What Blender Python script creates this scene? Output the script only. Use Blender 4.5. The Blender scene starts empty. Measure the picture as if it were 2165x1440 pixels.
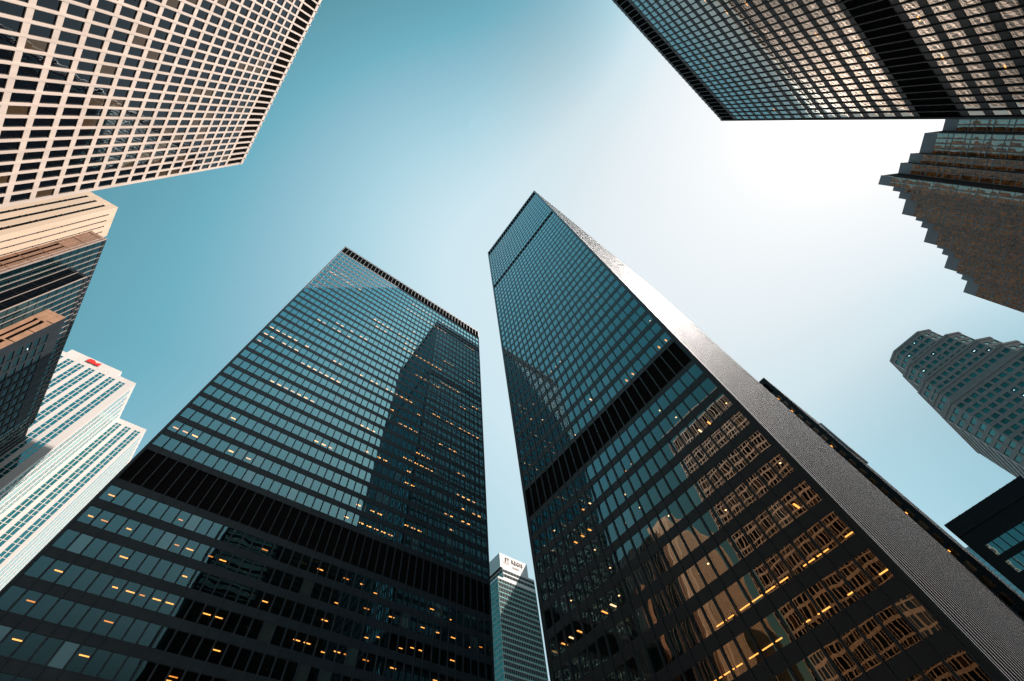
import bpy, math, random
from mathutils import Matrix, Vector
random.seed(11)
S = bpy.context.scene
COL = S.collection

# ------------------------------------------------------------------ camera
CR = ((0.78837567, -0.60869876, -0.08916061), (0.51370962, 0.73111199, -0.44897403), (0.33847632, 0.30815754, 0.88908532))
cam = bpy.data.objects.new('camera', bpy.data.cameras.new('camera')); COL.objects.link(cam); S.camera = cam
cam.data.sensor_width = 36; cam.data.lens = 911.156 / 2165 * 36
cam.data.clip_start = .1; cam.data.clip_end = 6000
cam.matrix_world = Matrix(((CR[0][0], -CR[1][0], -CR[2][0], 0), (CR[0][1], -CR[1][1], -CR[2][1], 0),
                           (CR[0][2], -CR[1][2], -CR[2][2], 1.6), (0, 0, 0, 1)))
FPX = 911.156
def project(p):
    q = [CR[i][0]*p[0] + CR[i][1]*p[1] + CR[i][2]*(p[2]-1.6) for i in range(3)]
    if q[2] <= 1: return None
    return 1082.5 + FPX*q[0]/q[2], 720 + FPX*q[1]/q[2]

# ------------------------------------------------------------------ sun, sky, exposure
SUN = Vector((0.48072833, -0.3821455, 0.78921802)).normalized()
SUN_STRENGTH = 5.0
SKY_STRENGTH = 0.05
EXPOSURE = 1.0
sl = bpy.data.lights.new('sun', 'SUN'); sl.energy = SUN_STRENGTH; sl.angle = math.radians(.5); sl.color = (1.0, .90, .82)
so = bpy.data.objects.new('sun', sl); COL.objects.link(so)
so.rotation_euler = SUN.to_track_quat('Z', 'Y').to_euler(); so.location = SUN*400
S.view_settings.view_transform = 'Standard'; S.view_settings.look = 'None'
S.view_settings.exposure = EXPOSURE; S.view_settings.gamma = 1; S.view_settings.use_curve_mapping = False
W = bpy.data.worlds.new('World'); S.world = W; W.use_nodes = True
def world():
    nt = W.node_tree; N = nt.nodes; L = nt.links
    sk = N.new('ShaderNodeTexSky'); sk.sky_type = 'NISHITA'; sk.sun_disc = False
    sk.sun_elevation = math.asin(SUN.z); sk.sun_rotation = math.atan2(SUN.x, SUN.y)
    sk.air_density = 1; sk.dust_density = 2; sk.ozone_density = 1
    tc = N.new('ShaderNodeTexCoord')
    def vm(op, a, b=None):
        n = N.new('ShaderNodeVectorMath'); n.operation = op
        for i, x in enumerate((a, b)):
            if x is None: continue
            if isinstance(x, (tuple, Vector)): n.inputs[i].default_value = x
            else: L.new(x, n.inputs[i])
        return n
    def mt(op, a, b):
        n = N.new('ShaderNodeMath'); n.operation = op
        for i, x in enumerate((a, b)):
            if isinstance(x, (int, float)): n.inputs[i].default_value = x
            else: L.new(x, n.inputs[i])
        return n.outputs[0]
    d = vm('NORMALIZE', tc.outputs['Generated']).outputs[0]
    g = vm('DOT_PRODUCT', d, SUN).outputs['Value']
    sp = N.new('ShaderNodeSeparateXYZ'); L.new(d, sp.inputs[0])
    x = mt('MINIMUM', mt('MAXIMUM', sp.outputs[0], -.5), .85); y3 = mt('ADD', sp.outputs[1], .3); y = mt('MINIMUM', mt('SUBTRACT', mt('SQRT', mt('ADD', mt('MULTIPLY', y3, y3), .0225), 0), .3), .65)
    # atmosphere: luminance of the physical sky, reshaped by a broad pale haze, then given the teal-to-white air colour
    e = .563
    for c, q in ((.531, x), (2.711, y), (-1.234, mt('MULTIPLY', x, x)), (-.056, mt('MULTIPLY', x, y)), (-2.617, mt('MULTIPLY', y, y)), (.157, g)):
        e = mt('ADD', mt('MULTIPLY', q, c), e)
    bw = vm('DOT_PRODUCT', sk.outputs[0], (.02126, .07152, .00722)).outputs['Value']
    lum = mt('ADD', mt('MULTIPLY', bw, mt('EXPONENT', e, 0)), mt('MULTIPLY', mt('POWER', mt('MAXIMUM', g, 0), 130), .5))
    hz = vm('DOT_PRODUCT', d, Vector((.015, .135, .99)).normalized()).outputs['Value']
    lum = mt('ADD', lum, mt('MULTIPLY', mt('POWER', mt('MAXIMUM', hz, 0), 22), .13))
    rp = N.new('ShaderNodeValToRGB'); cr = rp.color_ramp
    st = [(0, (.02, .09, .12)), (.19, (.054, .22, .283)), (.282, (.112, .319, .397)), (.389, (.165, .44, .552)), (.445, (.238, .491, .604)), (.628, (.429, .672, .776)), (.78, (.62, .80, .88)), (1.10, (.79, .88, .935)), (1.5, (.885, .935, .96)), (2, (1, 1, 1))]
    cr.elements[0].position = 0; cr.elements[0].color = (*st[0][1], 1); cr.elements[1].position = 1; cr.elements[1].color = (1, 1, 1, 1)
    for p, c in st[1:-1]: q = cr.elements.new(p/2.3); q.color = (*c, 1)
    L.new(mt('MULTIPLY', lum, 1/2.3), rp.inputs[0])
    over = mt('MULTIPLY', mt('MAXIMUM', mt('SUBTRACT', lum, 2.3), 0), .5)
    ov = N.new('ShaderNodeVectorMath'); ov.operation = 'SCALE'; ov.inputs[0].default_value = (1, .97, .92); L.new(over, ov.inputs['Scale'])
    ds = N.new('ShaderNodeMapRange'); ds.interpolation_type = 'SMOOTHSTEP'; ds.inputs[1].default_value = .78; ds.inputs[2].default_value = .93; ds.inputs[4].default_value = .36; L.new(g, ds.inputs[0])
    dy = N.new('ShaderNodeMapRange'); dy.inputs[1].default_value = -.36; dy.inputs[2].default_value = -.15; L.new(sp.outputs[1], dy.inputs[0])
    bwn = N.new('ShaderNodeRGBToBW'); L.new(rp.outputs[0], bwn.inputs[0])
    gv = N.new('ShaderNodeVectorMath'); gv.operation = 'SCALE'; gv.inputs[0].default_value = (.955, 1.0, 1.02); L.new(bwn.outputs[0], gv.inputs['Scale'])
    mxg = N.new('ShaderNodeMix'); mxg.data_type = 'VECTOR'; L.new(mt('MULTIPLY', ds.outputs[0], dy.outputs[0]), mxg.inputs[0]); L.new(rp.outputs[0], mxg.inputs[4]); L.new(gv.outputs[0], mxg.inputs[5])
    tot = vm('ADD', mxg.outputs[1], ov.outputs[0])
    sc = N.new('ShaderNodeVectorMath'); sc.operation = 'SCALE'; L.new(tot.outputs[0], sc.inputs[0]); sc.inputs['Scale'].default_value = 10
    bg = N['Background']; L.new(sc.outputs[0], bg.inputs[0])
    bg.inputs[1].default_value = SKY_STRENGTH * 2 / (2**EXPOSURE)
world()

# ------------------------------------------------------------------ materials
def newmat(name):
    m = bpy.data.materials.new(name); m.use_nodes = True
    return m, m.node_tree, m.node_tree.nodes, m.node_tree.links
def solid(name, col, rough=.6, spec=.5, metal=0, var=.12, scale=.35, bump=0, ior=1.5, streak=False):
    m, nt, N, L = newmat(name); p = N['Principled BSDF']
    p.inputs['Roughness'].default_value = rough; p.inputs['Metallic'].default_value = metal
    p.inputs['Specular IOR Level'].default_value = spec; p.inputs['IOR'].default_value = ior
    geo = N.new('ShaderNodeNewGeometry')
    nz = N.new('ShaderNodeTexNoise'); nz.inputs['Scale'].default_value = scale; nz.inputs['Detail'].default_value = 5
    if streak:
        mp = N.new('ShaderNodeMapping'); mp.inputs['Scale'].default_value = (1, 1, .12)
        L.new(geo.outputs['Position'], mp.inputs[0]); L.new(mp.outputs[0], nz.inputs[0])
    else: L.new(geo.outputs['Position'], nz.inputs[0])
    mr = N.new('ShaderNodeMapRange'); mr.inputs[1].default_value = .3; mr.inputs[2].default_value = .7
    mr.inputs[3].default_value = 1-var; mr.inputs[4].default_value = 1+var
    L.new(nz.outputs[0], mr.inputs[0])
    mx = N.new('ShaderNodeVectorMath'); mx.operation = 'SCALE'; mx.inputs[0].default_value = col
    L.new(mr.outputs[0], mx.inputs['Scale']); L.new(mx.outputs[0], p.inputs['Base Color'])
    if bump:
        b = N.new('ShaderNodeBump'); b.inputs['Distance'].default_value = bump; L.new(nz.outputs[0], b.inputs['Height']); L.new(b.outputs[0], p.inputs['Normal'])
    return m
def wavy_normal(N, L, pillow, warp, wscale):
    """each pane is very slightly dished and warped, as real glazing is"""
    geo = N.new('ShaderNodeNewGeometry'); uv = N.new('ShaderNodeUVMap')
    def vm(op, a, b=None, s=None):
        n = N.new('ShaderNodeVectorMath'); n.operation = op
        for i, x in enumerate((a, b)):
            if x is None: continue
            if isinstance(x, tuple): n.inputs[i].default_value = x
            else: L.new(x, n.inputs[i])
        if s is not None:
            if isinstance(s, (int, float)): n.inputs['Scale'].default_value = s
            else: L.new(s, n.inputs['Scale'])
        return n.outputs[0]
    T = vm('CROSS_PRODUCT', (0., 0., 1.), geo.outputs['Normal'])
    sub = vm('SUBTRACT', uv.outputs[0], (.5, .5, 0.))
    sep = N.new('ShaderNodeSeparateXYZ'); L.new(sub, sep.inputs[0])
    def m(op, a, b):
        n = N.new('ShaderNodeMath'); n.operation = op
        for i, x in enumerate((a, b)):
            if isinstance(x, (int, float)): n.inputs[i].default_value = x
            else: L.new(x, n.inputs[i])
        return n.outputs[0]
    # per-pane random amplitude from the pane's cell
    nz0 = N.new('ShaderNodeTexNoise'); nz0.inputs['Scale'].default_value = .23; nz0.inputs['Detail'].default_value = 0
    L.new(geo.outputs['Position'], nz0.inputs[0])
    amp = m('MULTIPLY', nz0.outputs[0], pillow*2)
    cube = lambda s: m('MULTIPLY', m('MULTIPLY', s, s), m('MULTIPLY', s, 4.0))
    a = vm('SCALE', T, None, m('MULTIPLY', cube(sep.outputs[0]), amp))
    b = vm('SCALE', (0., 0., 1.), None, m('MULTIPLY', cube(sep.outputs[1]), amp))
    nz = N.new('ShaderNodeTexNoise'); nz.inputs['Scale'].default_value = wscale; nz.inputs['Detail'].default_value = 2
    L.new(geo.outputs['Position'], nz.inputs[0])
    nn = vm('SCALE', vm('SUBTRACT', nz.outputs['Color'], (.5, .5, .5)), None, warp)
    out = vm('NORMALIZE', vm('ADD', vm('ADD', vm('ADD', geo.outputs['Normal'], a), b), nn))
    return out
def glass(name, f0=.12, f1=.75, tint=(1, 1, 1), inner=(.012, .014, .016), see=0.0, pillow=.02, warp=.012, wscale=.5, power=3.2, rough=.01, var=.0, vscale=.16, warm=None):
    m, nt, N, L = newmat(name); N.remove(N['Principled BSDF']); out = N['Material Output']
    nrm = wavy_normal(N, L, pillow, warp, wscale)
    gl = N.new('ShaderNodeBsdfGlossy'); gl.inputs['Roughness'].default_value = rough; gl.inputs['Color'].default_value = (*tint, 1)
    L.new(nrm, gl.inputs['Normal'])
    df = N.new('ShaderNodeBsdfDiffuse'); df.inputs['Color'].default_value = (*inner, 1)
    base = df.outputs[0]
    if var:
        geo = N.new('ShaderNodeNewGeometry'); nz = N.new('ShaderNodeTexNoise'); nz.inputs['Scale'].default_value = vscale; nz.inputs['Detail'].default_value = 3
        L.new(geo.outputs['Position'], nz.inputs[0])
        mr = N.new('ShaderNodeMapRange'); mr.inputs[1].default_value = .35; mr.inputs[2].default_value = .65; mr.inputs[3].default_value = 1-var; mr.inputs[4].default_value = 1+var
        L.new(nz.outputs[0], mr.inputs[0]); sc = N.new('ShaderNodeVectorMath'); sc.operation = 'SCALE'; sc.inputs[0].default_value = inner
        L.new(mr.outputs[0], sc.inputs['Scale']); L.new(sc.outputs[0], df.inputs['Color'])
    if see:
        tr = N.new('ShaderNodeBsdfTransparent'); tr.inputs['Color'].default_value = (see, see*.93, see*.84, 1)
        ad = N.new('ShaderNodeMixShader'); ad.inputs[0].default_value = .85; L.new(df.outputs[0], ad.inputs[1]); L.new(tr.outputs[0], ad.inputs[2]); base = ad.outputs[0]
    lw = N.new('ShaderNodeLayerWeight'); lw.inputs['Blend'].default_value = .5
    if warm:      # bronze coating: warm head-on, cool at grazing angles
        wr = N.new('ShaderNodeMapRange'); wr.inputs[1].default_value = warm[1]; wr.inputs[2].default_value = warm[2]; L.new(lw.outputs['Facing'], wr.inputs[0])
        wm = N.new('ShaderNodeMix'); wm.data_type = 'RGBA'; L.new(wr.outputs[0], wm.inputs[0]); wm.inputs[6].default_value = (*warm[0], 1); wm.inputs[7].default_value = (*tint, 1)
        L.new(wm.outputs[2], gl.inputs['Color'])
    pw = N.new('ShaderNodeMath'); pw.operation = 'POWER'; pw.inputs[1].default_value = power; L.new(lw.outputs['Facing'], pw.inputs[0])
    mr = N.new('ShaderNodeMapRange'); mr.inputs[3].default_value = f0; mr.inputs[4].default_value = f1; L.new(pw.outputs[0], mr.inputs[0])
    mx = N.new('ShaderNodeMixShader'); L.new(mr.outputs[0], mx.inputs[0]); L.new(base, mx.inputs[1]); L.new(gl.outputs[0], mx.inputs[2])
    L.new(mx.outputs[0], out.inputs[0]); return m
def steel(name, base, k=1.1, power=2.6, rough=.62, var=.15, spec=.3):
    """weathered black paint: nearly black head-on, a broad sheen at grazing angles"""
    m = solid(name, base, .36, spec, var=var); nt = m.node_tree; N = nt.nodes; L = nt.links; out = N['Material Output']; p = N['Principled BSDF']
    gl = N.new('ShaderNodeBsdfGlossy'); gl.inputs['Roughness'].default_value = rough; gl.inputs['Color'].default_value = (.95, .97, 1, 1)
    lw = N.new('ShaderNodeLayerWeight'); lw.inputs['Blend'].default_value = .5
    pw = N.new('ShaderNodeMath'); pw.operation = 'POWER'; pw.inputs[1].default_value = power; L.new(lw.outputs['Facing'], pw.inputs[0])
    mm = N.new('ShaderNodeMath'); mm.operation = 'MULTIPLY'; mm.use_clamp = True; mm.inputs[1].default_value = k; L.new(pw.outputs[0], mm.inputs[0])
    mx = N.new('ShaderNodeMixShader'); L.new(mm.outputs[0], mx.inputs[0]); L.new(p.outputs[0], mx.inputs[1]); L.new(gl.outputs[0], mx.inputs[2]); L.new(mx.outputs[0], out.inputs[0])
    return m
def lamp(name, col, st):
    m, nt, N, L = newmat(name); p = N['Principled BSDF']; p.inputs['Base Color'].default_value = (*col, 1)
    p.inputs['Emission Color'].default_value = (*col, 1); p.inputs['Emission Strength'].default_value = st; return m

M = dict(
 steel=steel('black painted steel', (.014, .017, .020), k=.68, power=2.8, spec=.18, var=.06),
 steel_flat=steel('black steel panel', (.012, .013, .015)),
 louvre=solid('dark louvre', (.010, .0095, .0095), .9, .0, var=.1),
 roof=solid('roof gravel', (.12, .12, .12), .9),
 core=solid('dark interior', (.02, .02, .02), .9, .1),
 ceiling=solid('office ceiling', (.04, .038, .034), .9, .1),
 steel_dull=steel('dull black paint', (.012, .0125, .013), k=.12, power=3.2, spec=.04),
 steel_mid=steel('satin black paint', (.030, .039, .046), k=.55, power=3.0, spec=.08),
 glass_lt=glass('bronze glass, left tower', -.04, 1.1, (.44, .91, 1), see=.6, pillow=.022, warp=.012, wscale=.45, power=1.1),
 glass_ltb=glass('bronze glass with blind, left tower', .03, 1.0, (.50, .92, 1), inner=(.045, .06, .055), pillow=.03, warp=.016, wscale=.45, power=1.22),
 glass_tdb2=glass('bronze glass with blind, tall tower', .05, 1.0, (.80, .95, 1), inner=(.04, .045, .04), pillow=.03, warp=.02, wscale=.45, power=.98, warm=((1, .62, .34), .12, .38)),
 glass_wlb=glass('dark grid glass with blind', .03, .34, (.85, .9, .9), inner=(.05, .032, .018), pillow=.03, warp=.03, wscale=.6, power=4),
 glass_td=glass('bronze glass, tall tower', .05, 1.0, (.80, .96, 1), see=.6, pillow=.028, warp=.016, wscale=.45, power=1.15, warm=((1, .62, .34), .12, .38)),
 glass_tr=glass('bronze glass, upper tower', .26, .62, (.34, .66, .74), see=.6, pillow=.045, warp=.016, wscale=.45, power=1.5, warm=((1, .82, .68), .58, .66)),
 glass_tdo=glass('bronze tower glass far', .04, 1.0, (.85, .96, 1), pillow=.018, warp=.010, wscale=.45, power=2),
 conc=solid('pale precast grid', (.51, .425, .37), .65, .3, var=.13, scale=.9, streak=True),
 glass_wl=glass('dark grid glass', .028, .34, (.80, .93, 1), inner=(.003, .004, .006), pillow=.03, warp=.03, wscale=.6, power=4),
 marble=solid('white marble', (.62, .565, .53), .5, .35, var=.05, scale=.2, streak=True),
 glass_fcp=glass('teal strip glass', .14, .95, (.35, .92, 1), inner=(.002, .07, .085), power=1.6),
 beige=solid('warm limestone', (.62, .48, .36), .6, .3, var=.09, scale=.4, streak=True),
 brown=solid('copper brown panel', (.20, .11, .07), .38, .5, var=.25, scale=.5),
 peach=solid('peach granite', (.40, .225, .14), .45, .4, var=.15, scale=.6),
 navy=solid('dark slate cladding', (.018, .023, .028), .6, .08, var=.15),
 glass_teal=glass('dark teal curtain glass', .03, .22, (.45, .9, 1), inner=(.004, .014, .018), pillow=.03, warp=.02, wscale=.7, var=.5),
 pinkm=solid('pale mullion metal', (.34, .28, .25), .4, .5, var=.05),
 glass_gold=glass('gold coated glass', .5, .88, (1.0, .81, .69), inner=(.52, .175, .035), var=.75, vscale=1.4, pillow=.12, warp=.12, wscale=.55, power=2),  # noise paints blotchy copper reflections into the inner colour
 slate=solid('blue grey metal panel', (.30, .335, .37), .45, .5, var=.1),
 granite=solid('red grey granite', (.26, .235, .225), .6, .3, var=.12, scale=.6, bump=0),
 glass_green=glass('green tinted glass', .16, .8, (.55, .95, .9), inner=(.01, .10, .095), pillow=.03, warp=.03, wscale=.8, var=.8),
 glass_bright=glass('pale blue office glass', .45, .9, (.85, 1, 1), inner=(.05, .16, .19), pillow=.04, warp=.04, wscale=.4, var=.6),
 rail=solid('pale green rail glass', (.14, .48, .44), .4, .5),
 glass_hotel=glass('dark hotel glass', .05, .5, (.8, 1, 1), inner=(.004, .008, .010)),
 hotelwhite=solid('white hotel cladding', (.60, .62, .60), .5, .3, var=.04),
 red=solid('red sign', (.75, .03, .025), .5, .3, var=.02),
 signbrown=solid('brown sign lettering', (.20, .09, .06), .6, .3, var=.02),
 lampw=lamp('office ceiling fixture', (1.0, .42, .09), 2.2),
 lampd=lamp('dim ceiling fixture', (1.0, .36, .06), 1.1),
 lampu2=lamp('dim upper fixture', (1.0, .5, .2), 1.6),
 lampu=lamp('upper floor ceiling fixture', (1.0, .46, .13), 3.0),
 lamph=lamp('bright ceiling fixture', (1.0, .66, .36), 2.8),
 ground=solid('granite plaza paving', (.16, .155, .15), .7, .4, var=.2, scale=.8),
 asphalt=solid('asphalt', (.05, .05, .05), .85, .2, var=.15, scale=2),
 kerb=solid('kerb stone', (.28, .27, .26), .8, .2),
)

# ------------------------------------------------------------------ mesh helpers
class MB:
    def __init__(s): s.v = []; s.f = []; s.uv = []; s.mi = []; s.mats = []
    def mid(s, m):
        if m not in s.mats: s.mats.append(m)
        return s.mats.index(m)
    def quad(s, a, b, c, d, m):
        i = len(s.v); s.v += [tuple(a), tuple(b), tuple(c), tuple(d)]; s.f.append((i, i+1, i+2, i+3)); s.uv += [(0, 0), (1, 0), (1, 1), (0, 1)]; s.mi.append(s.mid(m))
    def poly(s, pts, m):
        i = len(s.v); s.v += [tuple(p) for p in pts]; s.f.append(tuple(range(i, i+len(pts)))); s.uv += [(0, 0)]*len(pts); s.mi.append(s.mid(m))
    def build(s, name, parent=None, kind=None, loc=None, smooth=False):
        me = bpy.data.meshes.new(name); me.from_pydata(s.v, [], s.f)
        for m in s.mats: me.materials.append(M[m])
        me.polygons.foreach_set('material_index', s.mi)
        ul = me.uv_layers.new(name='UVMap'); flat = [c for t in s.uv for c in t]; ul.data.foreach_set('uv', flat)
        me.update(); o = bpy.data.objects.new(name, me); COL.objects.link(o)
        if parent: o.parent = parent
        if kind: o['kind'] = kind
        if loc is not None: o.location = loc
        return o
class Face:
    """A vertical facade plane. (u along, z up, n outward). Coordinates relative to building root."""
    def __init__(s, p0, p1, root):
        s.o = Vector((p0[0]-root[0], p0[1]-root[1], 0)); d = Vector((p1[0]-p0[0], p1[1]-p0[1], 0)); s.L = d.length
        s.U = d.normalized(); s.N = Vector((s.U.y, -s.U.x, 0)); s.root = Vector((root[0], root[1], 0))
    def p(s, u, n, z): return s.o + s.U*u + s.N*n + Vector((0, 0, z))
    def box(s, mb, u0, u1, n0, n1, z0, z1, m):
        P = s.p
        mb.quad(P(u0, n1, z0), P(u1, n1, z0), P(u1, n1, z1), P(u0, n1, z1), m)
        # end caps; at the ends of a face only what stands proud of it needs one (the neighbouring face covers the rest)
        e0 = n0 if (u0 > .002 or u0 < -.002) else max(n0, 0); e1 = n0 if u1 < s.L-.002 else max(n0, 0)
        if e0 < n1: mb.quad(P(u0, e0, z0), P(u0, n1, z0), P(u0, n1, z1), P(u0, e0, z1), m)
        if e1 < n1: mb.quad(P(u1, n1, z0), P(u1, e1, z0), P(u1, e1, z1), P(u1, n1, z1), m)
        mb.quad(P(u0, n0, z0), P(u1, n0, z0), P(u1, n1, z0), P(u0, n1, z0), m)
        mb.quad(P(u0, n1, z1), P(u1, n1, z1), P(u1, n0, z1), P(u0, n0, z1), m)
    def pane(s, mb, u0, u1, n, z0, z1, m):
        P = s.p; mb.quad(P(u0, n, z0), P(u1, n, z0), P(u1, n, z1), P(u0, n, z1), m)
def prism(mb, pts, z0, z1, m, top=None, root=(0, 0)):
    q = [(x-root[0], y-root[1]) for x, y in pts]
    # make counter-clockwise
    if sum(q[i][0]*q[(i+1) % len(q)][1]-q[(i+1) % len(q)][0]*q[i][1] for i in range(len(q))) < 0: q = q[::-1]
    for i in range(len(q)):
        a, b = q[i], q[(i+1) % len(q)]
        mb.quad((*a, z0), (*b, z0), (*b, z1), (*a, z1), m)
    mb.poly([(x, y, z1) for x, y in q], top or m)
def thing(name, label, cat, loc, group=None):
    o = bpy.data.objects.new(name, None); COL.objects.link(o); o.location = (loc[0], loc[1], 0); o.empty_display_size = 5
    o['label'] = label; o['category'] = cat
    if group: o['group'] = group
    return o

class Building:
    def __init__(s, name, label, cat, root, group=None):
        s.root = (root[0], root[1]); s.e = thing(name, label, cat, root, group); s.wins = []; s.lamps = []; s.cache = {}
    def face(s, p0, p1): return Face(p0, p1, s.root)
    def add_window(s, F, u0, u1, n, z0, z1, gm, fm=None, fw=.05):
        s.wins.append((F, u0, u1, n, z0, z1, gm, fm, fw))
    def add_lamp(s, F, u0, u1, n0, n1, z0, z1, m): s.lamps.append((F, u0, u1, n0, n1, z0, z1, m))
    def _area(s, F, u0, u1, n, z0, z1):
        c = F.p((u0+u1)/2, n, (z0+z1)/2) + F.root
        if F.N.dot(Vector((0, 0, 1.6))-c) <= 0: return 0
        pp = [project(F.p(u, n, z)+F.root) for u, z in ((u0, z0), (u1, z0), (u1, z1), (u0, z1))]
        if any(q is None for q in pp): return 0
        cx = sum(q[0] for q in pp)/4; cy = sum(q[1] for q in pp)/4
        if not (0 < cx < 2165 and 0 < cy < 1440): return 0
        if s.vis and not s.vis(cx, cy, c): return 0
        return abs(sum(pp[i][0]*pp[(i+1) % 4][1]-pp[(i+1) % 4][0]*pp[i][1] for i in range(4)))/2
    vis = None
    def window_mesh(s, w, h, gm, fm, fw, F):
        k = (round(w, 3), round(h, 3), gm, fm, tuple(round(c, 3) for c in F.U))
        if k in s.cache: return s.cache[k]
        G = Face((0, 0), (F.U.x, F.U.y), (0, 0)); G.L = 1e9
        fr = None
        if fm:
            f = MB(); d = .02
            G.box(f, -w/2, -w/2+fw, -d, d, -h/2, h/2, fm); G.box(f, w/2-fw, w/2, -d, d, -h/2, h/2, fm)
            G.box(f, -w/2+fw, w/2-fw, -d, d-.003, -h/2, -h/2+fw, fm); G.box(f, -w/2+fw, w/2-fw, -d, d-.003, h/2-fw, h/2, fm)
            fo = f.build('window', s.e); fr = fo.data; bpy.data.objects.remove(fo)
        p = MB(); t = fw if fm else 0
        G.pane(p, -w/2+t, w/2-t, 0, -h/2+t, h/2-t, gm)
        po = p.build('pane', s.e); pm = po.data; bpy.data.objects.remove(po)
        s.cache[k] = (fr, pm); return s.cache[k]
    def finish(s, stuffname='window_grid'):
        for kind, lst in (('w', s.wins), ('l', s.lamps)):
            if not lst: continue
            sc = []
            for i, w in enumerate(lst):
                if kind == 'w': a = s._area(w[0], w[1], w[2], w[3], w[4], w[5])
                else: a = s._area(w[0], w[1], w[2], w[3], w[5], w[5]+.4)
                sc.append((a, i))
            sc.sort(reverse=True); top = set(i for a, i in sc[:100] if a > (6 if kind == 'w' else .5))
            rest = MB()
            for i, w in enumerate(lst):
                F = w[0]
                if kind == 'w':
                    _, u0, u1, n, z0, z1, gm, fm, fw = w
                    if i in top:
                        fr, pm = s.window_mesh(u1-u0, z1-z0, gm, fm, fw, F); c = F.p((u0+u1)/2, n, (z0+z1)/2)
                        if fr:
                            o = bpy.data.objects.new('window', fr); COL.objects.link(o); o.parent = s.e; o.location = c
                            q = bpy.data.objects.new('pane', pm); COL.objects.link(q); q.parent = o
                        else:
                            o = bpy.data.objects.new('window', pm); COL.objects.link(o); o.parent = s.e; o.location = c
                    else:
                        t = 0
                        if fm:
                            t = fw
                            for q in ((u0, u0+t, z0, z1), (u1-t, u1, z0, z1), (u0+t, u1-t, z0, z0+t), (u0+t, u1-t, z1-t, z1)): F.pane(rest, q[0], q[1], n+.012, q[2], q[3], fm)
                        F.pane(rest, u0+t, u1-t, n, z0+t, z1-t, gm)
                else:
                    _, u0, u1, n0, n1, z0, z1, m = w
                    if i in top:
                        b = MB(); F.box(b, u0, u1, n0, n1, z0, z1, m); b.build('ceiling_light', s.e)
                    else: F.box(rest, u0, u1, n0, n1, z0, z1, m)
            if rest.f:
                rest.build('windows' if kind == 'w' else 'ceiling_lights', s.e, kind='stuff')

# ------------------------------------------------------------------ black steel tower kit
BAY = 1.524
def black_facade(B, F, m0, nb, rows, wh, bands, H, zlo, lit=None, gm='glass_td', interior=False, z_roofband=None, bay=BAY, mull=True, frame=True, sm='steel'):
    """F: face; m0: margin before the first bay line; rows: window sill heights; bands: louvre (z0,z1)."""
    if zlo == 2: zlo = 0
    wall = MB(); u_end = m0 + nb*bay
    # spandrels: everything between window rows and louvre bands
    opens = sorted([(z, z+wh) for z in rows] + list(bands))
    z = zlo
    for a, b in opens:
        if a - z > .02:
            F.box(wall, m0-.05, u_end+.05, -.30, 0, z, a, sm)
            if a - z < 2.2:   # thin steel ledge lines at slab level
                F.box(wall, m0-.05, u_end+.05, 0, .015, a-.12, a, sm); F.box(wall, m0-.05, u_end+.05, 0, .015, z, z+.12, sm)
        z = b
    F.box(wall, m0-.05, u_end+.05, -.30, 0, z, H, sm)
    # corner covers
    F.box(wall, 0, m0-.05, -.30, .02, zlo, H, sm); F.box(wall, u_end+.05, F.L, -.30, .02, zlo, H, sm)
    F.box(wall, .0, .16, .02, .10, zlo, H, sm); F.box(wall, F.L-.16, F.L, .02, .10, zlo, H, sm)
    wall.build('wall', B.e)
    for a, b in bands:
        lv = MB(); F.box(lv, m0-.04, u_end+.04, -.5, -.16, a, b, 'louvre')
        k = a+.2
        while k < b: F.box(lv, m0-.04, u_end+.04, -.16, -.12, k, k+.05, 'louvre'); k += .4
        lv.build('louvre_band', B.e)
    if mull:
        for i in range(nb+1):
            u = m0 + i*bay; mb = MB()
            F.box(mb, u-.04, u+.04, -.10, .12, zlo, H, sm); F.box(mb, u-.08, u+.08, .12, .15, zlo, H, sm)
            mb.build('mullion', B.e)
    for z in rows:
        for i in range(nb):
            u0 = m0+i*bay
            g2 = {'glass_lt': 'glass_ltb', 'glass_td': 'glass_tdb2'}.get(gm, gm) if random.random() < .07 else gm
            B.add_window(F, u0+.06, u0+bay-.06, -.035, z, z+wh, g2, sm if frame else None, .045)
    if interior:
        slab = MB(); back = -5.0
        for z in rows:
            F.box(slab, m0, u_end, back, -.32, z+wh+.02, z+wh+.3, 'ceiling')
        F.box(slab, m0, u_end, back-.3, back, zlo, H, 'core')
        slab.build('ceiling_slab', B.e)
        if lit: lit(B, F, m0, nb, rows, wh, bay)
def body(B, pts, H, zlo=0, inset=0, top='roof', m='core'):
    mb = MB(); prism(mb, pts, zlo, H, m, top, B.root); return mb.build('roof' if top == 'roof' else 'body', B.e)
def inset_rect(x0, x1, y0, y1, d): return [(x0+d, y0+d), (x1-d, y0+d), (x1-d, y1-d), (x0+d, y1-d)]
def base_box(B, F, z0, z1, m='steel_flat'):
    mb = MB(); F.box(mb, 0, F.L, -.4, 0, z0, z1, m); mb.build('base_wall', B.e)

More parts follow.
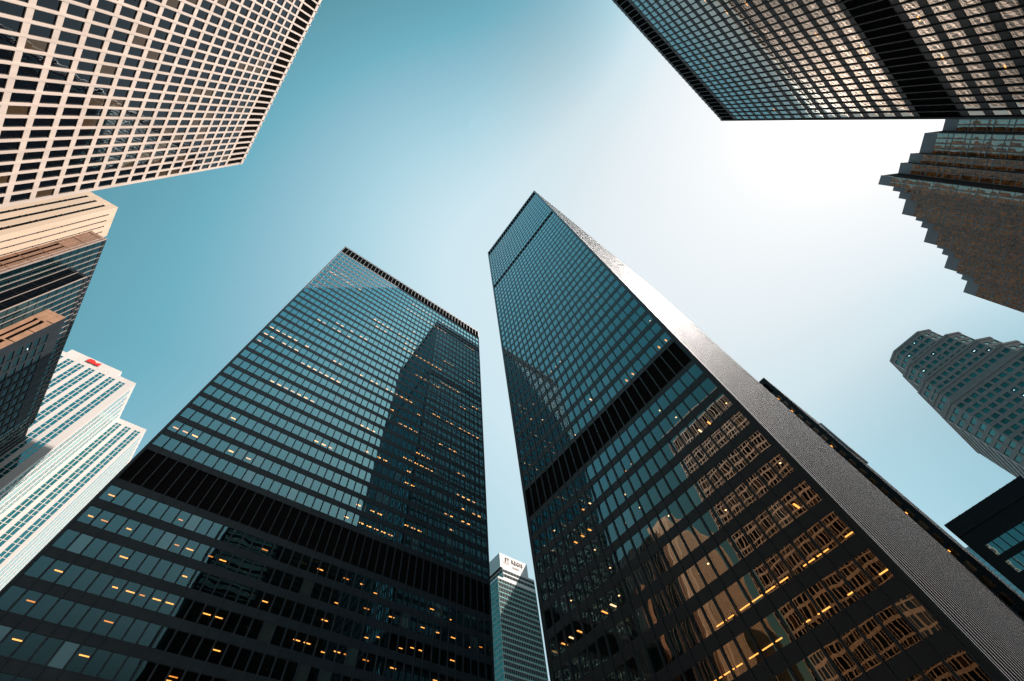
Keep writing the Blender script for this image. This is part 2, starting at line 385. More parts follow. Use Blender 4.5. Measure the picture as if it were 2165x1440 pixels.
def facade_simple(B, F, cols, rows, H, zlo, wallm, gm, recess=.25, sp_back=.03, frame=None, wallname='wall', spm=None):
    """wall with punched or strip openings; cols/rows are lists of (a,b)"""
    if zlo == 2: zlo = 0
    wall = MB(); e = 0.0
    for a, b in list(cols)+[(F.L, F.L)]:
        if a-e > .005: F.box(wall, e, a, -recess-.15, 0, zlo, H, wallm)
        e = b
    z = zlo
    if cols:
        u0, u1 = cols[0][0], cols[-1][1]
        for a, b in list(rows)+[(H, H)]:
            if a-z > .005: F.box(wall, u0, u1, -recess-.15, -sp_back, z, a-.001 if a == H else a, (spm or wallm) if (a-z < 1 and a < H) else wallm)
            z = b
    wall.build(wallname, B.e)
    for a, b in cols:
        for c, d in rows: B.add_window(F, a-.01, b+.01, -recess, c-.01, d+.01, gm, frame, .06)

TD_GROUP = 'black steel office towers'
# ================================================================== left black tower
def left_tower():
    Y = 65.4; x0, x1 = -13.35, 51.15; y1 = Y+37.7; H = 176.0
    B = Building('office_tower', 'black steel tower left of centre, sunlit at its upper left corner, lit ceiling fixtures below', 'office tower', ((x0+x1)/2, (Y+y1)/2), TD_GROUP)
    B.vis = lambda x, y, c: True
    body(B, inset_rect(x0, x1, Y, y1, 5.4), H-.6, m='core')
    rf = MB(); prism(rf, inset_rect(x0, x1, Y, y1, .31), H-.7, H-.4, 'roof', None, B.root); rf.build('roof', B.e)
    F = B.face((x0, Y), (x1, Y))
    pitch = 3.571; rows = [49.7-2.4-pitch*j for j in range(12)][::-1] + [58.07+pitch*i for i in range(31)]
    def lit(B, F, m0, nb, rows, wh, bay):
        R = random.Random(5)
        for z in rows:
            mode = R.random(); upper = z > 55
            sl = (z+1)/65.4; d1 = 1.6 if not upper else max(.35, min(1.5, 1.95/sl)-.32)
            run = 0; on = False
            for i in range(nb):
                u = m0+i*bay
                if run <= 0:
                    if upper: on = R.random() < (.42 if mode < .4 else .09); run = R.randint(1, 7)
                    else: on = R.random() < .22; run = 1
                run -= 1
                if on and not (upper and R.random() < .15):
                    w = R.choice((.95, .95, .6)) if not upper else R.choice((.9, .8))
                    B.add_lamp(F, u+.3, u+.3+w, -.32-d1-(.15 if not upper else .20), -.32-d1, z+wh-.05, z+wh+.01, R.choice(('lampw', 'lampw', 'lampd')) if not upper else R.choice(('lampu', 'lampu', 'lampu2')))
                if not upper and R.random() < .07:
                    B.add_lamp(F, u+.3, u+.9, -.32-d1-1.1, -.32-d1-.98, z+wh-.05, z+wh+.01, 'lampw')
    m0 = (F.L-42*BAY)/2
    black_facade(B, F, m0, 42, rows, 2.4, [(50.9, 56.9), (168.9, 174.9)], H, 2, lit, interior=True, gm='glass_lt', sm='steel_mid')
    # sides
    for a, b in (((x1, Y), (x1, y1)), ((x1, y1), (x0, y1)), ((x0, y1), (x0, Y))):
        G = B.face(a, b); n = int((G.L-.6)/BAY)
        side_facade(B, G, n, rows, H)
    B.finish()
def side_facade(B, G, n, rows, H, wh=2.4, bands=((50.9, 56.9), (168.9, 174.9)), zlo=0, sm='steel'):
    """unseen or grazing faces of the black towers"""
    m0 = (G.L-n*BAY)/2
    black_facade(B, G, m0, n, rows, wh, list(bands), H, zlo, gm='glass_tdo', mull=False, frame=False, sm=sm)
    mb = MB()
    for i in range(n+1):
        u = m0+i*BAY; G.box(mb, u-.08, u+.08, -.1, .15, zlo, H, sm)
    mb.build('mullions', B.e, kind='stuff' if False else None)

# ================================================================== right black tower
def right_tower():
    X = 41.5; y0, y1 = 4.64, 42.3; x1 = 125.2; H = 217.5
    B = Building('office_tower', 'tallest black tower right of centre with a brightly sunlit ribbed flank', 'office tower', ((X+x1)/2, (y0+y1)/2), TD_GROUP)
    body(B, inset_rect(X, x1, y0, y1, 5.4), H-.6, m='core')
    rf = MB(); prism(rf, inset_rect(X, x1, y0, y1, .31), H-.7, H-.4, 'roof', None, B.root); rf.build('roof', B.e)
    pitch = 3.614
    rows = [50.67-2.45-pitch*j for j in range(12)][::-1] + [58.4+pitch*i for i in range(29)] + [166.6+pitch*i for i in range(12)]
    bands = [(51.6, 57.4), (162.9, 165.6), (210.3, 216.2)]
    F = B.face((X, y1), (X, y0))
    def lit(B, F, m0, nb, rows, wh, bay):
        R = random.Random(9)
        for k, z in enumerate(rows):
            if z > 165: continue
            upper = z > 57
            if abs(z-22.9) < .5 or abs(z-19.3) < .5:       # two floors with a long line of fixtures
                for i in range(13 if z > 21 else 11, nb):
                    if R.random() < .8: u = m0+i*bay; B.add_lamp(F, u+.1, u+R.choice((.8, 1.35, 1.35)), -4.2, -4.08, z+wh-.05, z+wh+.01, 'lampw')
                continue
            run = 0; on = False
            for i in range(nb):
                u = m0+i*bay
                if run <= 0: on = R.random() < (.055 if not upper else .045); run = R.randint(1, 3)
                run -= 1
                if on:
                    d = 1.6 if not upper else .75
                    B.add_lamp(F, u+.35, u+.55, -.32-d-1.0 if not upper else -.32-d-.5, -.32-d, z+wh-.05, z+wh+.01, 'lamph' if R.random() < .4 else 'lampw')
                elif R.random() < (.10 if 30 < z < 100 else .03) and z < 120:   # small round downlights
                    d = R.choice((.9, 1.3)); B.add_lamp(F, u+.6, u+.78, -.32-d-.18, -.32-d, z+wh-.04, z+wh+.01, 'lamph')
    m0 = (F.L-24*BAY)/2
    black_facade(B, F, m0, 24, rows, 2.45, bands, H, 2, lit, interior=True)
    G = B.face((X, y0), (x1, y0)); n = 54; m0 = (G.L-n*BAY)/2
    black_facade(B, G, m0, n, rows, 2.45, bands, H, 2, gm='glass_tdo', frame=False)
    for a, b in (((x1, y0), (x1, y1)), ((x1, y1), (X, y1))):
        side_facade(B, B.face(a, b), int((B.face(a, b).L-.6)/BAY), rows, H, 2.45, bands)
    B.finish()

# ================================================================== upper right black tower
def upper_right_tower():
    Y = -48.8; x0, x1 = 8.1, 62.2; y0 = Y-38; H = 147.1
    B = Building('office_tower', 'black tower cutting the top right corner, its panes mirroring sunlit ribs', 'office tower', ((x0+x1)/2, (Y+y0)/2), TD_GROUP)
    body(B, inset_rect(x0, x1, y0, Y, 5.4), H-.6, m='core')
    rf = MB(); prism(rf, inset_rect(x0, x1, y0, Y, .31), H-.7, H-.4, 'roof', None, B.root); rf.build('roof', B.e)
    F = B.face((x1, Y), (x0, Y)); pitch = 3.62
    rows = [80.85+pitch*k for k in range(16)] + [71.4-2.4-pitch*j for j in range(18)]; rows.sort()
    bands = [(72.6, 79.7), (139.3, 145.6)]
    m0 = (F.L-35*BAY)/2
    def lit(B, F, m0, nb, rows, wh, bay):
        R = random.Random(3)
        for z in rows:
            for i in range(nb):
                if R.random() < .035:
                    u = m0+i*bay; B.add_lamp(F, u+.3, u+1.2, -1.0, -.86, z+wh-.05, z+wh+.01, 'lampw')
    black_facade(B, F, m0, 35, rows, 2.4, bands, H, 2, lit, interior=True, gm='glass_tr', sm='steel_dull')
    for a, b in (((x0, Y), (x0, y0)), ((x0, y0), (x1, y0)), ((x1, y0), (x1, Y))):
        G = B.face(a, b); side_facade(B, G, int((G.L-.6)/BAY), rows, H, 2.4, bands)
    B.finish()

# ================================================================== pale grid tower (top left)
def grid_tower():
    X = -40.5; y1 = 43.17; y0 = -4.0; H = 126.7; x0 = X-38
    B = Building('office_tower', 'pale precast tower top left with a square window grid and black louvres along its roof', 'office tower', ((X+x0)/2, (y0+y1)/2))
    body(B, inset_rect(x0, X, y0, y1, .8), H-.5, m='core')
    F = B.face((X, y0), (X, y1)); bay = 1.547; fin = .35
    # window edges measured from the y1 corner
    cols = []; e = F.L-.47
    while e-(bay-fin) > .5:
        cols.append((e-(bay-fin), e)); e -= bay
    cols = cols[::-1]
    pitch = 3.65; rows = [(63.4+pitch*k, 63.4+pitch*k+2.80) for k in range(-17, 15)]
    wall = MB(); rec = .15
    z = 0
    for a, b in rows+[(118.35, 125.3)]:
        F.box(wall, cols[0][0]-.2, cols[-1][1]+.2, -rec-.1, -.04, z, a, 'conc'); z = b
    F.box(wall, 0, F.L, -.95, .05, 125.3, H, 'conc')
    F.box(wall, cols[-1][1], F.L, -rec-.1, .0, 0, 125.3, 'conc'); F.box(wall, 0, cols[0][0], -rec-.1, 0, 0, 125.3, 'conc')
    wall.build('wall', B.e)
    rib = [(cols[i][1], cols[i+1][0]) for i in range(len(cols)-1)]
    for a, b in rib:
        mb = MB(); F.box(mb, a, b, -rec-.08, 0, 0, 125.3, 'conc'); F.box(mb, a+.06, b-.06, 0, .05, 0, 125.3, 'conc'); 
        F.box(mb, (a+b)/2-.1, (a+b)/2+.1, .05, .30, H-.5, H-.1, 'conc'); mb.build('pier', B.e)
    lv = MB(); F.box(lv, cols[0][0], cols[-1][1], -.6, -.24, 118.35, 125.3, 'louvre')
    for k in range(16): F.box(lv, cols[0][0], cols[-1][1], -.24, -.2, 118.6+k*.42, 118.66+k*.42, 'louvre')
    lv.build('louvre_band', B.e)
    for a, b in cols:
        for c, d in rows: B.add_window(F, a-.02, b+.02, -rec, c-.02, d+.02, 'glass_wlb' if random.random() < .12 else 'glass_wl', 'louvre', .05)
    for a, b in (((X, y1), (x0, y1)), ((x0, y1), (x0, y0)), ((x0, y0), (X, y0))):
        G = B.face(a, b); n = int((G.L-.9)/bay); m = (G.L-n*bay)/2
        facade_simple(B, G, [(m+i*bay+fin/2, m+(i+1)*bay-fin/2) for i in range(n)], rows, H-.002, 2, 'conc', 'glass_wl', rec)
    B.finish()

# ================================================================== limestone tower
def beige_tower():
    X = -55.6; Y = 65.6; H = 115.6; x0 = -92; y1 = 70.8
    B = Building('office_tower', 'warm limestone tower with narrow vertical window strips, behind the pale grid tower', 'office tower', ((X+x0)/2, (Y+y1)/2))
    body(B, [(x0+.6, Y+.6), (X-.6, Y+.6), (X-.6, 73.4), (x0+.6, 73.4)], H-.5, m='core', top='beige')
    def rows(top):
        r = []; z = top; i = 0
        while z > 6:
            h = 1.35 if i == 0 else (4.45 if i % 2 else 1.35); r.append((z-h, z-.12)); z -= h+.0; i += 1
        return r[::-1]
    F = B.face((x0, Y), (X, Y)); e = F.L-(X+56.67)*-1 if False else F.L-1.07
    cols = []
    while e > 1: cols.append((e-.62, e)); e -= 1.74
    facade_simple(B, F, cols[::-1], rows(113.5), H, 2, 'beige', 'glass_wl', .12, spm='brown')
    F = B.face((X, Y), (X, 74.1)); cols = [(u-.30, u+.12) for u in (1.75, 3.45, 5.1, 6.75)]
    facade_simple(B, F, cols, rows(113.5), H-.003, 2, 'beige', 'glass_wl', .12, spm='brown')
    B.finish()

# ================================================================== stepped glass building
def glass_building():
    B = Building('office_building', 'stepped dark glass building at the left edge with copper brown end faces', 'office building', (-75, 100))
    def box(x0, x1, y0, y1, H, top='roof'):
        mb = MB(); prism(mb, [(x0, y0), (x1, y0), (x1, y1), (x0, y1)], 0, H, 'core', 'roof', B.root); mb.build('roof', B.e)
    R = random.Random(2)
    # highest slab
    H1 = 109.6; X1 = -52.4; Y1 = 70.9; E1 = 134.2
    box(-100, X1-.5, 74.2, E1-.5, H1-.4); box(-55.5, X1-.5, Y1+.5, 74.3, H1-.45)
    F = B.face((-55.62, Y1), (X1, Y1))
    facade_simple(B, F, [(.62, 1.02), (1.62, 1.9)], [(z, z+8.6) for z in [108.6-9*k-8.8 for k in range(11)]], H1, 2, 'brown', 'glass_wl', .12)
    tr = MB()
    for z in [108.6-4.46*k for k in range(24)]: F.box(tr, .0, F.L-.02, 0, .05, z-.06, z+.06, 'brown')
    F.box(tr, F.L-.12, F.L+.06, -.1, .12, 0, H1, 'pinkm'); F.box(tr, F.L-.62, F.L-.56, 0, .1, 0, H1, 'pinkm')
    tr.build('trim', B.e)
    def curtain(F, H, pw, seg, gm='glass_teal', mm='pinkm', name='mullion'):
        n = int(round(F.L/pw)); pw = F.L/n
        wall = MB(); z = H-.9; F.box(wall, 0, F.L, -.3, 0, H-.9, H, 'navy'); rows = []
        i = 0
        while z > 8:
            h = seg[i % len(seg)]; rows.append((z-h, z-.1)); F.box(wall, 0, F.L, -.3, -.02, z-.1, z, 'navy'); z -= h; i += 1
        F.box(wall, 0, F.L, -.3, -.02, 0, z, 'navy'); wall.build('wall', B.e)
        for i in range(n+1):
            u = min(max(i*pw, .04), F.L-.04); mb = MB(); F.box(mb, u-.03, u+.03, -.05, .09, 0, H-.3, mm); mb.build(name, B.e)
        for i in range(n):
            for a, b in rows: B.add_window(F, i*pw+.03, (i+1)*pw-.03, -.06, a, b, gm)
        return rows, n, pw
    curtain(B.face((X1, Y1), (X1, E1)), H1, 1.78, (2.47, 1.95))
    # middle slab
    H2 = 101.1; X2 = -48.9; Y2 = 76.0; E2 = 131
    box(X1-.4, X2-.5, Y2+.5, E2-.5, H2-.4)
    F = B.face((X1, Y2), (X2, Y2)); n = 3; pw = F.L/n
    curtain(F, H2, 1.75, (4.4, 4.4), 'glass_wl', 'pinkm')
    curtain(B.face((X2, Y2), (X2, E2)), H2, 1.78, (2.47, 1.95))
    # lowest slab: peach end face with two dark slots, slate flank with slit windows
    H3 = 92.4; X3 = -45.6; Y3 = 81.2; E3 = 112.5
    box(X2-.4, X3-.5, Y3+.5, E3-.5, H3-.4)
    F = B.face((X2-.02, Y3), (X3, Y3))
    rws = []; z = H3-3.6
    while z > 12: rws.append((z-8.0, z)); z -= 8.35
    rws = rws[::-1]
    facade_simple(B, F, [(.60, 1.20), (1.58, 2.26)], rws, H3, 2, 'peach', 'louvre_g', .35)
    jt = MB()
    for k in range(20): F.box(jt, 2.27, F.L-.01, -.01, .02, H3-3.1-4.15*k-.14, H3-3.1-4.15*k, 'louvre')
    jt.build('panel_joint', B.e)
    F = B.face((X3, Y3), (X3, E3)); rows = []; z = H3-3.2
    while z > 8: rows.append((z-.75, z)); z -= 1.86
    cols = []; u = 2.6
    while u+1.0 < F.L-.5: cols.append((u, u+2.35)); u += 2.9
    facade_simple(B, F, cols, [(a-.5, b) for a, b in rows[::-1]], H3-.003, 2, 'navy', 'glass_slit', .12)
    F = B.face((X3, E3), (X2, E3)); mb = MB(); F.box(mb, 0, F.L, -.3, 0, 0, H3, 'navy')
    F = B.face((X2, E2), (X1, E2)); F.box(mb, 0, F.L, -.3, 0, 0, H2, 'navy')
    F = B.face((X1, E1), (-100, E1)); F.box(mb, 0, F.L, -.3, 0, 0, H1, 'navy'); mb.build('rear_wall', B.e)
    sp = [(R.randint(0, 8), R.randint(0, 12)) for _ in range(11)]
    F = B.face((X3, Y3), (X3, E3)); rr = rows
    for c, r in set(sp):
        if c < len(cols):
            u = cols[c][0]+R.random()*1.8; z = rr[min(r*2, len(rr)-1)][0]
            B.add_lamp(F, u, u+.35, -.1, -.06, z+.1, z+.25, 'lampcool')
    B.finish()
M['louvre_g'] = M['louvre']
M['glass_slit'] = glass('dark slit glass', .02, .2, (.6, .9, .95), inner=(.004, .016, .018), pillow=.02, warp=.02)
M['lampcool'] = lamp('cool reception light', (.75, .95, 1.0), .9)

# ================================================================== white marble tower
def marble_tower():
    k = 138.3; Yf = 136.8; H = 140.0; xl = -67.2; c1 = -44.7; y2 = 154.8; c2 = -35.5; y3 = 215
    B = Building('office_tower', 'white marble tower with paired dark window strips, a notched corner and a red roof sign', 'office tower', (-52, 165))
    mb = MB(); prism(mb, [(xl+.5, Yf+.5), (c1-.5, Yf+.5), (c1-.5, y2+.5), (c2-.5, y2+.5), (c2-.5, y3), (xl+.5, y3)], 0, H-.3, 'core', 'roof', B.root); mb.build('roof', B.e)
    pitch = 3.08
    rows = []; z = 138.1; i = 0
    while z > 8:
        h = 1.1 if i == 0 else (1.62 if i % 2 else 2.42); rows.append((z-h, z-.17)); z -= h; i += 1
    rows = rows[::-1]
    def cols(L, first):
        c = []; u = first
        while u+1.8 < L-.3: c += [(u, u+.84), (u+1.04, u+1.88)]; u += pitch
        return c
    F = B.face((xl, Yf), (c1, Yf)); facade_simple(B, F, cols(F.L, .05), rows, H, 2, 'marble', 'glass_fcp', .06)
    F = B.face((c1, Yf), (c1, y2)); facade_simple(B, F, cols(F.L, 1.5), rows, H-.004, 2, 'marble', 'glass_fcp', .06)
    F = B.face((c1, y2), (c2, y2)); facade_simple(B, F, cols(F.L, .35), rows, H-.002, 2, 'marble', 'glass_fcp', .06)
    F = B.face((c2, y2), (c2, y3)); facade_simple(B, F, cols(F.L, 1.3), rows, H-.004, 2, 'marble', 'glass_fcp', .06)
    F = B.face((xl, y3), (xl, Yf)); mb = MB(); F.box(mb, 0, F.L, -.3, 0, 0, H-.006, 'marble'); mb.build('wall', B.e)
    # crown
    ch = 142.2; mb = MB(); prism(mb, [(-66.0, Yf+.02), (-50.6, Yf+.02), (-50.6, Yf+28), (-66.0, Yf+28)], H-.5, ch, 'marble', None, B.root); mb.build('crown', B.e)
    # red emblem: a bar with a notch, standing on the crown face
    F = B.face((xl, Yf), (c1, Yf))
    def pt(x, z): return F.p(x-xl, .22, z), F.p(x-xl, .03, z)
    P = [(-60.25, 139.95), (-60.2, 141.5), (-58.9, 141.7), (-57.9, 140.9), (-56.6, 141.55), (-56.55, 139.95)]
    sg = MB(); fr = [pt(*q)[0] for q in P]; bk = [pt(*q)[1] for q in P]
    sg.poly(fr[::-1], 'red')
    for i in range(len(P)):
        j = (i+1) % len(P); sg.quad(fr[i], fr[j], bk[j], bk[i], 'red')
    sg.build('sign_emblem', B.e)
    B.finish()

# ================================================================== hotel tower in the gap
def hotel_tower():
    Y = 230.0; B = Building('hotel_tower', 'narrow green glass hotel tower with white lettered crown, between the two black towers', 'hotel tower', (215, 250))
    xc0, xc1 = 190.6, 218.0; xb0, xb1 = 187.6, 223.6; xm0 = 192.7
    Ht = 226.6; Hb = 215.2; Hm = 206.2
    mb = MB(); prism(mb, [(xb0+.4, Y+.4), (xb1-.4, Y+.4), (xb1-.4, Y+40), (xb0+.4, Y+40)], 0, Hm-.2, 'core', 'roof', B.root)
    prism(mb, [(xm0+.4, Y+.4), (xb1-.4, Y+.4), (xb1-.4, Y+38), (xm0+.4, Y+38)], Hm-.3, Hb-.2, 'core', 'roof', B.root); mb.build('roof', B.e)
    cr = MB(); prism(cr, [(xc0, Y+.06), (xc1, Y+.06), (xc1, Y+22), (xc0, Y+22)], Hb-.5, Ht, 'hotelwhite', None, B.root); cr.build('crown', B.e)
    def fl(F, H, z0, bay=1.45, gm='glass_hotel'):
        p = 3.61; rows = []; z = H-1.6
        while z-p > z0: rows.append((z-2.6, z)); z -= p
        rows = rows[::-1]; n = int(F.L/bay); b = F.L/n
        cols = [(i*b+.07, (i+1)*b-.07) for i in range(n)]
        facade_simple(B, F, cols, rows, H, z0, 'hotelwhite', gm, .12, sp_back=-.02)
        return rows
    def rails(F, rows):
        mb = MB()
        for a, b in rows: F.box(mb, 0, F.L, .05, .28, a-.55, a-.12, 'rail')
        mb.build('balcony_rail', B.e)
    F = B.face((xm0, Y), (xb1, Y)); fl(F, Hb, Hm-.001)
    F = B.face((xb0, Y), (xb1, Y)); r = fl(F, Hm-.002, 2); rails(F, r)
    F = B.face((xb0, Y+40), (xb0, Y)); r2 = fl(F, Hm-.004, 2, 4.2, 'glass_green'); rails(F, r2)
    F = B.face((xm0, Y+38), (xm0, Y)); fl(F, Hb-.004, Hm-.001, 4.2, 'glass_green')
    # sign
    cu = bpy.data.curves.new('sign_text', 'FONT'); cu.body = 'ST REGIS'; cu.size = 4.6; cu.extrude = .12; cu.offset = .04; cu.align_x = 'LEFT'; cu.space_character = 1.18
    to = bpy.data.objects.new('tmp', cu); COL.objects.link(to)
    me = bpy.data.meshes.new_from_object(to.evaluated_get(bpy.context.evaluated_depsgraph_get())); bpy.data.objects.remove(to)
    me.materials.clear(); me.materials.append(M['signbrown'])
    o = bpy.data.objects.new('sign_text', me); COL.objects.link(o); o.parent = B.e
    wd = max(v.co.x for v in me.vertices); o.scale = (17.6/wd, 1, 1)
    o.location = (195.4-B.root[0], Y-.12-B.root[1], 221.3); o.rotation_euler = (math.radians(90), 0, 0)
    F = B.face((xc0, Y+.06), (xc1, Y+.06)); mb = MB()
    for i in range(3): F.box(mb, 2.2+.25*i, 8.6+.25*i, .0, .08, 220.6-.75*i-.28, 220.6-.75*i, 'peach')
    for i in range(7): F.box(mb, 11.9+i*.95, 12.5+i*.95, 0, .08, 217.2, 218.9, 'signbrown')
    mb.build('crown_louvre', B.e)
    B.finish()

def shading_tower():
    B = Building('office_tower', 'plain grey glass tower hidden behind the tallest black tower, shading the hotel tower', 'office tower', (270, 168))
    x0, x1, y0, y1, H = 248, 290, 118, 218, 277
    body(B, inset_rect(x0, x1, y0, y1, .5), H-.3)
    rows = [(8+4*i, 8+4*i+2.6) for i in range(66)]
    for a, b in (((x0, y1), (x0, y0)), ((x0, y0), (x1, y0)), ((x1, y0), (x1, y1)), ((x1, y1), (x0, y1))):
        F = B.face(a, b); facade_simple(B, F, [(1+6*i, 6+6*i) for i in range(int((F.L-1)/6))], rows, H, 2, 'slate', 'glass_green', .2)
    B.finish()

# ================================================================== gold saw-tooth building
def gold_building():
    K = 104.0; H = K+1.6
    B = Building('office_building', 'gold glass building with a saw-toothed stepped outline below the top right black tower', 'office building', (.83*K+30, -.49*K-30))
    n_t = [(.8424, -.4854), (.8567, -.4997-.0148+.0003)]
    pts = []
    # west side (from south up to the corner), then north side eastwards
    def tooth_w(y):  # big tip then two small
        return []
    west = []
    yb = -.5008
    for k in range(3):
        y = yb-.1137*k
        # big tip at x=.8289, valleys x=.8592, small tips x=.8423
        west += [(.8289, y), (.8592, y-.0290), (.8423, y-.0419-.003), (.8566, y-.0566), (.8423, y-.0703), (.8592, y-.0840)]
    west = west[::-1]
    north = [(.8424, -.4854), (.8714, -.5145)]
    x = .8858
    for k in range(4):
        o = .1163*k
        north += [(.8858+o, -.5002), (.9001+o, -.5145), (.9145+o, -.5002), (.9290+o, -.5147), (.9579+o, -.4858), (.9868+o+0.0, -.5147)]
    outline = [(a*K, b*K) for a, b in west+north]
    north = north[:-1]; outline = [(a*K, b*K) for a, b in west+north]
    x_e = (north[-1][0]+.03)*K; back = [(x_e, -.8*K), (.90*K, -.8*K)]
    mb = MB(); ins = [(a+.35, b-.35) for a, b in outline]
    prism(mb, ins+back, 0, H-.4, 'core', 'slate', B.root); mb.build('roof', B.e)
    # segments need outward normal to the right of travel direction; outline runs south->north->east, so flip
    for i in range(len(outline)-1):
        a, b = outline[i], outline[i+1]
        F = B.face(b, a)
        if F.L < .3: continue
        n = max(1, int(round(F.L/1.05))); w = F.L/n
        cols = [(j*w+.07, (j+1)*w-.07) for j in range(n)]
        rows = []; z = H-3.2
        while z > 6:
            rows.append((z-2.5, z)); rows.append((z-3.68, z-2.66)); z -= 3.92
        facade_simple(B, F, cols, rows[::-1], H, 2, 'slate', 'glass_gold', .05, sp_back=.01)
    B.finish()

# ================================================================== tapered granite tower
def granite_tower():
    B = Building('office_tower', 'tapering granite tower with chamfered setbacks and green windows at the right edge', 'office tower', (290, -75))
    def poly(xf, yl, yr, c, xb):
        return [(xf, yl-c), (xf+c*.9, yl), (xb, yl), (xb, yr), (xf+c*.9, yr), (xf, yr+c)]
    tiers = [(201.6, 262.8, -48.4, -73.4, 4.9, 286), (187.5, 259.6, -44.4, -77.6, 5.2, 289), (173.5, 256.6, -40.6, -80.6, 5.6, 292), (163.5, 255.0, -38.4, -83.4, 6.0, 296), (155, 253.5, -36.2, -86.4, 6.4, 300)]
    zs = [t[0] for t in tiers]+[2]
    for k, (H, xf, yl, yr, c, xb) in enumerate(tiers):
        P = poly(xf, yl, yr, c, xb); zlo = zs[k+1] if k < 4 else 2
        inn = poly(xf+.6, yl-.6, yr+.6, c, xb-.6); mb = MB(); prism(mb, inn, max(0, zlo-3), H-.3, 'core', 'granite', B.root); mb.build('roof', B.e)
        rows = []; z = H-3.0
        while z-2.2 > zlo: rows.append((z-2.2, z)); z -= 4.0
        rows = rows[::-1]
        edges = [(P[0], P[5]), (P[1], P[0]), (P[2], P[1]), (P[5], P[4]), (P[4], P[3])]
        for a, b in edges:
            F = B.face(a, b)
            if F.N.dot(Vector((275-(a[0]+b[0])/2, -61-(a[1]+b[1])/2, 0))) > 0: F = B.face(b, a)
            n = max(1, int(F.L/3.15)); w = F.L/n
            if F.N.y > .9:   # glazed flank with horizontal bands
                facade_simple(B, F, [(.6+j*1.6, .6+(j+1)*1.6-.1) for j in range(int((F.L-1.2)/1.6))], rows, H, zlo, 'granite', 'glass_green', .12)
                continue
            facade_simple(B, F, [(j*w+.55, (j+1)*w-.55) for j in range(n)], rows, H-.003*k, zlo, 'granite', 'glass_green', .35)
        pa = MB()
        for a, b in edges:
            F = B.face(a, b)
            if F.N.dot(Vector((275-(a[0]+b[0])/2, -61-(a[1]+b[1])/2, 0))) > 0: F = B.face(b, a)
            F.box(pa, 0, F.L, 0.004, .3, H-1.1, H+.15, 'granite')
        pa.build('parapet', B.e)
    R = random.Random(4)
    H, xf, yl, yr, c, xb = tiers[0]
    for _ in range(60):
        k = R.randint(0, 4); H, xf, yl, yr, c, xb = tiers[k]; F = B.face((xf, yl-c), (xf, yr+c)); n = int(F.L/3.15); w = F.L/n
        z = H-3.0-2.2-4*R.randint(0, 12); j = R.randint(0, n-1)
        if k < 4 and z < zs[k+1]: continue
        B.add_lamp(F, j*w+1.0+R.random(), j*w+1.25+R.random(), -.34, -.28, z+1.2, z+1.45, 'lampcool')
    B.finish()

# ================================================================== low dark block, far right bottom
def dark_block():
    X = 127.9; y1 = 1.0; y0 = -16.0; H = 59.2; x1 = 146
    B = Building('office_building', 'low black steel block at the lower right edge with a few teal panes', 'office building', ((X+x1)/2, (y0+y1)/2), TD_GROUP)
    body(B, inset_rect(X, x1, y0, y1, 1.0), H-.4)
    rows = [52.7-2.45-3.66*j for j in range(13)][::-1]
    F = B.face((X, y1), (X, y0)); m0 = 2.05; n = 9
    black_facade(B, F, m0, n, rows, 2.45, [], H, 2, gm='glass_tdb', mull=True)
    for a, b in (((X, y0), (x1, y0)), ((x1, y1), (X, y1)), ((x1, y0), (x1, y1))):
        G = B.face(a, b); side_facade(B, G, int((G.L-1.2)/BAY), rows, H, 2.45, ())
    mb = MB(); F.box(mb, -.1, F.L, .0+.11, .35, H-3.2, H-.4, 'steel'); mb.build('fascia', B.e)
    B.finish()
M['glass_tdb'] = glass('teal reflecting tower glass', .3, .8, (.7, 1, 1), inner=(.01, .05, .055), pillow=.02, warp=.015)

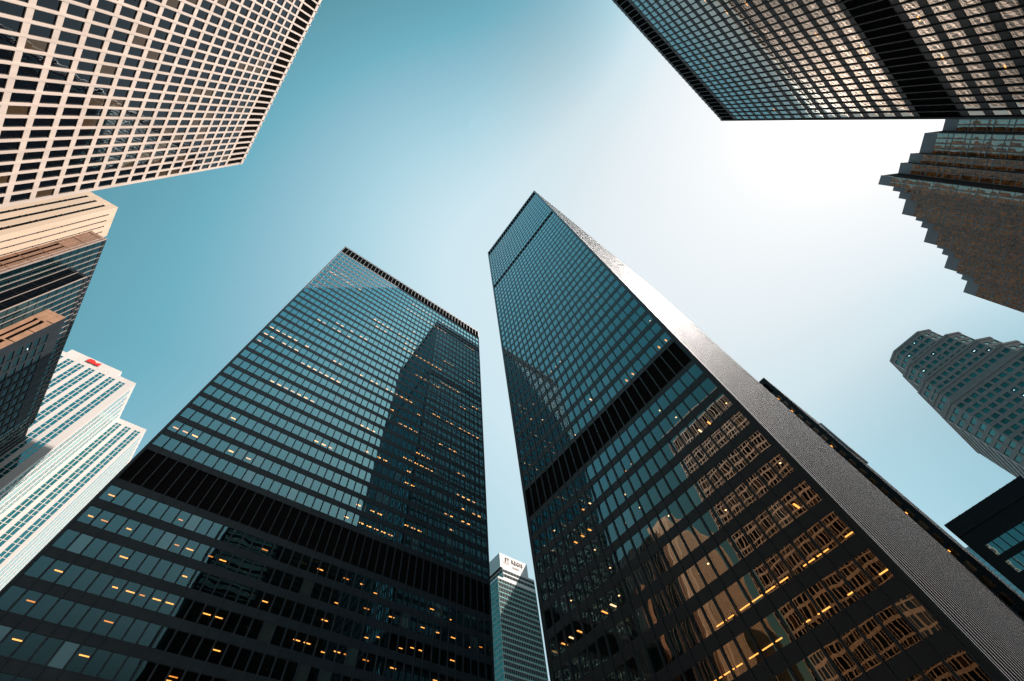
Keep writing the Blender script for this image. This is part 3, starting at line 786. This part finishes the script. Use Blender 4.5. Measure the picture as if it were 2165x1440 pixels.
def rear_tower():
    X = 136.0; y0 = 2.6; y1 = 40; H = 130.4; x1 = 172
    B = Building('office_tower', 'black tower edge showing just behind the sunlit flank of the tallest tower', 'office tower', ((X+x1)/2, (y0+y1)/2), TD_GROUP)
    body(B, inset_rect(X, x1, y0, y1, 5.4), H-.5)
    rf = MB(); prism(rf, inset_rect(X, x1, y0, y1, .31), H-.7, H-.4, 'roof', None, B.root); rf.build('roof', B.e)
    rows = [118.0-3.61*j for j in range(31)][::-1]
    F = B.face((X, y1), (X, y0)); n = int((F.L-1.6)/BAY); m0 = F.L-n*BAY-1.0
    def lit(B, F, m0, nb, rows, wh, bay):
        R = random.Random(8)
        for z in rows:
            if R.random() < .4:
                for i in range(nb-3, nb):
                    if R.random() < .5: u = m0+i*bay; B.add_lamp(F, u+.3, u+.5, -2.2, -1.0, z+wh-.05, z+wh+.01, 'lampw')
    black_facade(B, F, m0, n, rows, 2.4, [(123, 128)], H, 2, lit, interior=True)
    G = B.face((X, y0), (x1, y0)); side_facade(B, G, int((G.L-.6)/BAY), rows, H, 2.4, [(123, 128)])
    G = B.face((x1, y0), (x1, y1)); side_facade(B, G, int((G.L-.6)/BAY), rows, H, 2.4, [(123, 128)])
    mb = MB(); F = B.face((X+8, y0), (X+20, y0)); F.box(mb, 0, F.L, 0.3, 1.0, 96, 108, 'slate'); mb.build('vent_housing', B.e)
    B.finish()

def far_glass_tower():
    X = 488; H = 201.2; y0, y1 = -32, 34
    B = Building('office_tower', 'distant pale blue glass tower glimpsed in the sliver beside the low black block', 'office tower', (X+15, 0))
    body(B, inset_rect(X, X+30, y0, y1, .6), H-.3)
    F = B.face((X, y1), (X, y0)); rows = [(H-2-3.7*j-3.0, H-2-3.7*j) for j in range(52)][::-1]
    facade_simple(B, F, [(.3+2.2*i, .3+2.2*i+2.0) for i in range(int((F.L-.5)/2.2))], rows, H, 2, 'slate', 'glass_bright', .15)
    for a, b in (((X, y0), (X+30, y0)), ((X+30, y1), (X, y1))):
        G = B.face(a, b); facade_simple(B, G, [(.3+2.2*i, .3+2.2*i+2.0) for i in range(int((G.L-.5)/2.2))], rows, H, 2, 'slate', 'glass_bright', .15)
    B.finish()

# ------------------------------------------------------------------ ground (below the frame)
def ground():
    mb = MB(); mb.quad((-3000, -3000, -.15), (3000, -3000, -.15), (3000, 3000, -.15), (-3000, 3000, -.15), 'asphalt'); o = mb.build('road'); o['kind'] = 'structure'
    mb = MB(); x0, x1, y0, y1 = -36, 130, -46, 63; mb.quad((x0, y0, 0), (x1, y0, 0), (x1, y1, 0), (x0, y1, 0), 'ground')
    o = mb.build('plaza'); o['kind'] = 'structure'
    mb = MB()
    for a, b in (((x0, y0), (x1, y0)), ((x1, y0), (x1, y1)), ((x1, y1), (x0, y1)), ((x0, y1), (x0, y0))):
        F = Face(a, b, (0, 0)); F.box(mb, 0, F.L, .0, .3, -.15, .004, 'kerb')
    o = mb.build('kerb'); o['kind'] = 'structure'

ground()
left_tower(); right_tower(); upper_right_tower(); grid_tower(); beige_tower(); glass_building(); marble_tower()
hotel_tower(); shading_tower(); gold_building(); granite_tower(); dark_block(); rear_tower(); far_glass_tower()
S.cycles.max_bounces = 8; S.cycles.glossy_bounces = 5; S.cycles.diffuse_bounces = 2; S.cycles.transparent_max_bounces = 8; S.cycles.transmission_bounces = 4
S.cycles.sample_clamp_indirect = 6
